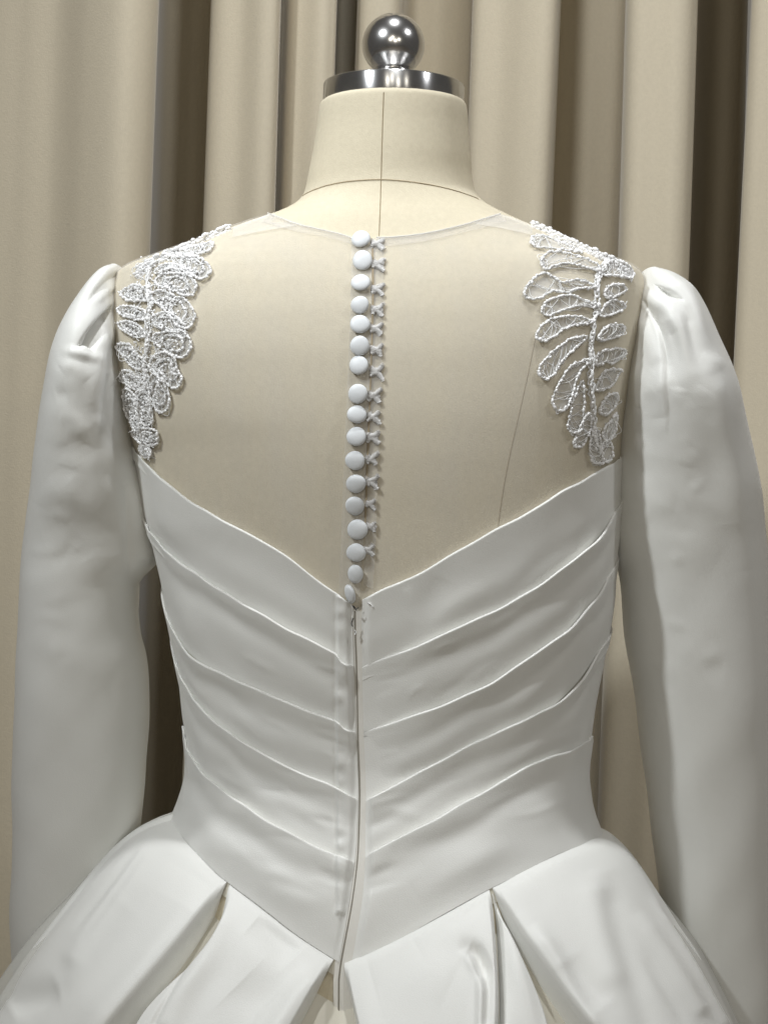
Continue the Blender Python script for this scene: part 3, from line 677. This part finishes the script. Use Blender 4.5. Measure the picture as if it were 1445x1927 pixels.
SRR = [([(1231, 535), (1252, 541), (1272, 552), (1286, 568), (1272, 566), (1254, 560), (1240, 550)], -9, 8, 'pocket'),
       ([(1207, 566), (1222, 596), (1240, 640), (1252, 690), (1262, 740)], -4.2, 13, 'fade'), ([(1204, 560), (1218, 588), (1236, 630), (1246, 680), (1250, 735), (1254, 790)], 4.2, 24, 'lip'),
       ([(1206, 545), (1235, 568), (1262, 590), (1280, 640), (1296, 700), (1312, 770)], 4.2, 15, 'fade'), ([(1258, 606), (1272, 650), (1285, 720)], -2.6, 11, 'fade'),
       ([(1222, 522), (1260, 532), (1295, 560), (1318, 620), (1330, 690)], 2.4, 12, 'fade'), ([(1290, 575), (1302, 640), (1318, 720)], -2.0, 12, 'fade'),
       ([(1190, 690), (1235, 735), (1290, 760)], 1.0, 20, 'ridge'), ([(1330, 700), (1360, 800), (1385, 950), (1410, 1080)], 2.0, 24, 'ridge'), ([(1310, 760), (1340, 870), (1370, 990)], -1.6, 28, 'ridge'),
       ([(1170, 900), (1230, 880), (1290, 900)], -.9, 26, 'ridge'), ([(1165, 800), (1172, 880), (1172, 940)], 1.6, 14, 'ridge'), ([(1200, 1050), (1280, 1020), (1350, 1060)], 1.0, 36, 'ridge'),
       ([(1190, 800), (1240, 830), (1300, 815)], -.8, 24, 'ridge'), ([(1230, 960), (1300, 940), (1380, 970)], .8, 22, 'ridge')]
SRR += SRR_EXTRA
sleeve('sleeve', [(511, 1212, 1232), (514, 1209, 1243), (520, 1207, 1258), (532, 1204, 1277), (548, 1200, 1296), (575, 1193, 1316), (605, 1187, 1333), (650, 1178, 1353), (700, 1171, 1371), (750, 1166, 1388), (800, 1162, 1401),
                  (900, 1157, 1420), (935, 1153, 1426), (960, 1150, 1429), (1000, 1149, 1433), (1040, 1155, 1438), (1075, 1165, 1441), (1100, 1170, 1443), (1200, 1180, 1447), (1300, 1195, 1450), (1420, 1210, 1454),
                  (1560, 1229, 1458), (1670, 1241, 1461), (1800, 1255, 1466), (1960, 1272, 1472)],
       [(500, .115), (700, .105), (900, .12), (1040, .135), (1300, .15), (1960, .21)], [(500, .012), (530, .040), (560, .055), (640, .066), (800, .07), (1100, .066), (1500, .060), (1960, .05)], SRR,
       'long white satin sleeve with soft gathers fanning from the shoulder', 16)

# --- skirt
def skirt_fn(off=0.0):
    def fn(th, z):
        th, z = np.broadcast_arrays(np.asarray(th, float), np.asarray(z, float))
        zc = np.maximum(z, -.48); p = body(th, zc).copy(); p[..., 2] = z
        s = np.clip(zwaist(th)-z, 0, None)
        aw = np.abs(th); far = smooth01(aw, 1.7, 2.6)
        kL = np.interp(th, [-3.2, -1.4, -.5, .0, .5, 1.4, 3.2], [.72, .72, .78, .80, .74, .52, .52])
        pf = np.interp(th, [-3.2, -1.3, -.6, .4, 1.3, 3.2], [.018, .018, .006, .006, .011, .011])
        sat = .42*(1-np.exp(-s*kL/.42)*1.0)
        fl = pf*(1-np.exp(-s/.010))+sat; fl = np.minimum(fl, .5)*(1-.55*far)
        ds, dc = np.sin(th), np.cos(th)
        p[..., 0] += (fl+off)*ds; p[..., 1] -= (fl+off)*dc
        return p
    return fn
sk = skirt_fn()
srow = np.r_[np.linspace(-.004, .03, 34), np.linspace(.032, .26, 110), np.linspace(.28, .80, 22)]
THS = np.linspace(-math.pi, math.pi, 481)[:-1]
def cl(z): return np.maximum(z, ZF+.006)
zz = cl(zwaist(THS)[:, None]-srow[None]); sp0 = sk(THS[:, None], zz)
bvh_sk = BVHTree.FromPolygons([Vector(v) for v in sp0.reshape(-1, 3)], [tuple(map(int, f)) for f in grid_faces(480, len(srow), True)])
lo = skirt_fn(-.030)(THS[:, None], zz)
lo[:, :] += 0
skirt = dpart(grid('skirt', lo, M['satin_in'], closed_u=True))
def edge_fn(pts):
    q = spline(pts, 80); th, s = [], []
    for x, y in q:
        l, n = hit(x, y, bvh_sk)
        if l is None: continue
        # angle on the skirt: solve by bisection in angle at this height
        z = l[2]; a0, a1 = -2.2, 2.2
        tt = np.linspace(a0, a1, 600); pp = sk(tt, np.full(600, z)); i = np.argmin(np.linalg.norm(pp-l, axis=1))
        tt = np.linspace(tt[max(i-1, 0)], tt[min(i+1, 599)], 60); pp = sk(tt, np.full(60, z)); i = np.argmin(np.linalg.norm(pp-l, axis=1))
        th.append(tt[i]); s.append(max(0.0, float(zwaist(tt[i])-z)))
    th, s = np.array(th), np.array(s); o = np.argsort(s); th, s = th[o], s[o]; kk = [0]
    for i in range(1, len(s)):
        if s[i]-s[kk[-1]] > .002: kk.append(i)
    cf = np.polyfit(s[kk], th[kk], 3); f = lambda q: np.polyval(cf, np.clip(q, 0, s[kk][-1])); se = s[kk][-1]; te = float(f(se)); m = (te-float(f(se-.02)))/.02
    m = float(np.clip(m, -2.5, 2.5))
    return lambda q: np.where(q > se, te+m*.18*(1-np.exp(-np.clip(q-se, 0, None)/.18)), f(q))
E1 = edge_fn([(427, 1656), (398, 1703), (352, 1760), (292, 1838), (212, 1930)])
E2 = edge_fn([(431, 1657), (426, 1690), (413, 1732), (378, 1784), (316, 1850), (245, 1930)])
C1 = edge_fn([(629, 1804), (612, 1832), (590, 1870), (556, 1930)])
C2 = edge_fn([(648, 1812), (650, 1840), (657, 1880), (668, 1930)])
E3 = edge_fn([(920, 1668), (926, 1705), (934, 1760), (938, 1840), (939, 1930)])
E5 = edge_fn([(924, 1668), (955, 1715), (1000, 1785), (1055, 1860), (1106, 1930)])
I1 = edge_fn([(922, 1668), (932, 1705), (940, 1760), (944, 1840), (945, 1930)])
I2 = edge_fn([(923, 1668), (950, 1720), (988, 1792), (1018, 1860), (1044, 1930)])
def panel(fa, fb_, nu, edges, base, st, curl=(1, 1), label=None, name='skirt_panel', mname='satin', seed=0):
    u = np.linspace(0, 1, nu)
    # finer columns near the edges
    u = .5-.5*np.cos(np.pi*u)*.35-.5*(1-2*u)*.65; u = (u-u[0])/(u[-1]-u[0])
    s = np.tile(srow[None], (nu, 1)); sq = np.clip(s, 0, None)
    ta = fa(sq); tb = fb_(sq); th = ta+(tb-ta)*u[:, None]
    z = cl(zwaist(th)-s); p = sk(th, z); n = outward(num_normal(sk, th, z), p, 0, YC)
    px, py = proj(p)
    wdt = np.linalg.norm(np.diff(p, axis=0), axis=2); dist = np.vstack([np.zeros((1, len(srow))), np.cumsum(wdt, 0)])
    d0, d1 = dist, dist[-1:]-dist
    grow = smooth01(sq, 0, .02)
    off = base+np.zeros_like(sq)
    if curl[0]: off = off-.010*grow*np.clip(1-d0/.004, 0, 1)**2+.0022*smooth01(sq, .0, .06)*np.exp(-((d0-.011)/.010)**2)
    if curl[1]: off = off-.010*grow*np.clip(1-d1/.004, 0, 1)**2+.0022*smooth01(sq, .0, .06)*np.exp(-((d1-.011)/.010)**2)
    off += strokes(px, py, st)*smooth01(sq, 0, .008)
    off += grow*(.0016*wob(th, sq, .7, 1.6, seed)+.0002*wob(th, sq, 3, 7, seed+4))
    off = np.where(s < 0, -.002, off*(.25+.75*smooth01(sq, 0, .006)))
    q = p+n*off[..., None]
    if curl[0]:
        e0 = p[:1]+n[:1]*(-.034*grow[:1]-.001)[..., None]; q = np.concatenate([e0, q], 0)
    if curl[1]:
        e1 = p[-1:]+n[-1:]*(-.034*grow[-1:]-.001)[..., None]; q = np.concatenate([q, e1], 0)
    o = dpart(grid(name, q, M[mname]), skirt)
    if label: tag(o, label)
    return o
cst = lambda v: (lambda q: np.full(np.shape(q), v))
SKL = [([(300, 1560), (240, 1640), (190, 1720), (140, 1800)], 2.2, 20, 'run'), ([(270, 1590), (200, 1680), (150, 1740)], -2.0, 9, 'ridge'), ([(280, 1600), (215, 1690), (160, 1765)], -1.2, 7, 'ridge'),
       ([(380, 1660), (300, 1780), (200, 1900)], 3.0, 60, 'run'), ([(20, 1900), (60, 1880), (110, 1860)], -5, 26, 'ridge'), ([(240, 1700), (120, 1830), (40, 1927)], -2.5, 34, 'ridge')]
SKC = [([(392, 1745), (368, 1795), (330, 1860), (292, 1930)], -1.4, 5, 'run'), ([(430, 1690), (400, 1770), (360, 1850), (320, 1927)], 2.4, 22, 'run'), ([(480, 1730), (540, 1780), (560, 1800)], -3.0, 34, 'ridge'),
       ([(600, 1830), (560, 1880), (520, 1940)], 3.0, 22, 'run'), ([(450, 1850), (500, 1900)], -2.4, 50, 'ridge')]
SKD = [([(880, 1785), (898, 1796), (906, 1820), (908, 1848)], -7.5, 13, 'ridge'), ([(868, 1790), (892, 1826), (904, 1862), (904, 1940)], 2.4, 9, 'run'), ([(915, 1800), (918, 1860), (914, 1930)], -3.0, 9, 'run'),
       ([(780, 1780), (860, 1740), (910, 1700)], 2.0, 30, 'ridge'), ([(700, 1850), (780, 1830), (850, 1860)], 2.6, 60, 'ridge')]
SKI = [([(945, 1700), (970, 1790), (990, 1860), (1000, 1930)], 2.5, 18, 'run')]
SKR = [([(1140, 1640), (1155, 1740), (1190, 1840), (1220, 1940)], -2.6, 24, 'run'), ([(1110, 1640), (1130, 1740), (1150, 1830)], 2.5, 30, 'run'), ([(1060, 1810), (1090, 1850), (1130, 1900)], -4.2, 30, 'ridge'),
       ([(1190, 1720), (1250, 1800), (1310, 1900)], 2.4, 14, 'run'), ([(1235, 1700), (1290, 1780), (1345, 1870), (1380, 1930)], -3.2, 7, 'run'), ([(1215, 1690), (1290, 1800), (1360, 1927)], 2.2, 9, 'run'),
       ([(1000, 1740), (1050, 1820), (1110, 1927)], 2.5, 16, 'run'), ([(1210, 1800), (1240, 1850), (1290, 1930)], -1.8, 12, 'ridge')]
panel(cst(-3.05), E1, 260, None, .0015, SKL, (0, 1), seed=21)
panel(E2, C1, 190, None, .0010, SKC, (1, 1), seed=23)
panel(C2, E3, 210, None, .0015, SKD, (1, 1), seed=25)
panel(I1, I2, 70, None, -.0045, SKI, (1, 1), name='pleat_inlay', seed=27)
panel(E5, cst(3.05), 260, None, .0020, SKR, (1, 0), seed=29)
# sheer underskirt layer peeping out at the sides
fu = skirt_fn(.0)
for a0, a1, dy in ((-2.5, -1.15, .012), (1.15, 2.5, .007)):
    tt = np.linspace(a0, a1, 60); zz = cl(zwaist(tt)[:, None]-srow[None]); s_ = np.clip(srow, 0, None)[None]
    q = fu(tt[:, None], zz); bl = np.sin(np.linspace(0, math.pi, 60))[:, None]
    q[..., 0] += np.sign(a0)*(dy*smooth01(s_, .02, .10)*(1+.3*wob(tt[:, None], s_, 1, 5, 33)))*bl
    q[..., 1] += .012
    dpart(grid('underskirt_layer', q, M['under']), skirt)
# --- loose threads by the zip
b = MB()
for pts in ([(664, 1136), (670, 1143), (676, 1140)], [(667, 1137), (672, 1146)], [(666, 1160), (663, 1170), (665, 1176)]):
    b.tube(on(spline(pts, 12) if len(pts) > 2 else np.array(pts, float), .0075), .00035, 4)
dpart(b.build('hook_thread', M['dark']), bodice)
for pts in ([(692, 1132), (698, 1135), (701, 1139)], [(668, 1183), (671, 1187), (669, 1192)]):
    b = MB(); b.tube(on(spline(pts, 12) if len(pts) > 2 else np.array(pts, float), .0052), .0005, 5); dpart(b.build('loose_thread', M['lace']), bodice)
tag(dress, 'white satin wedding dress with buttoned sheer back, beaded shoulders and pleated bodice', 'wedding dress')
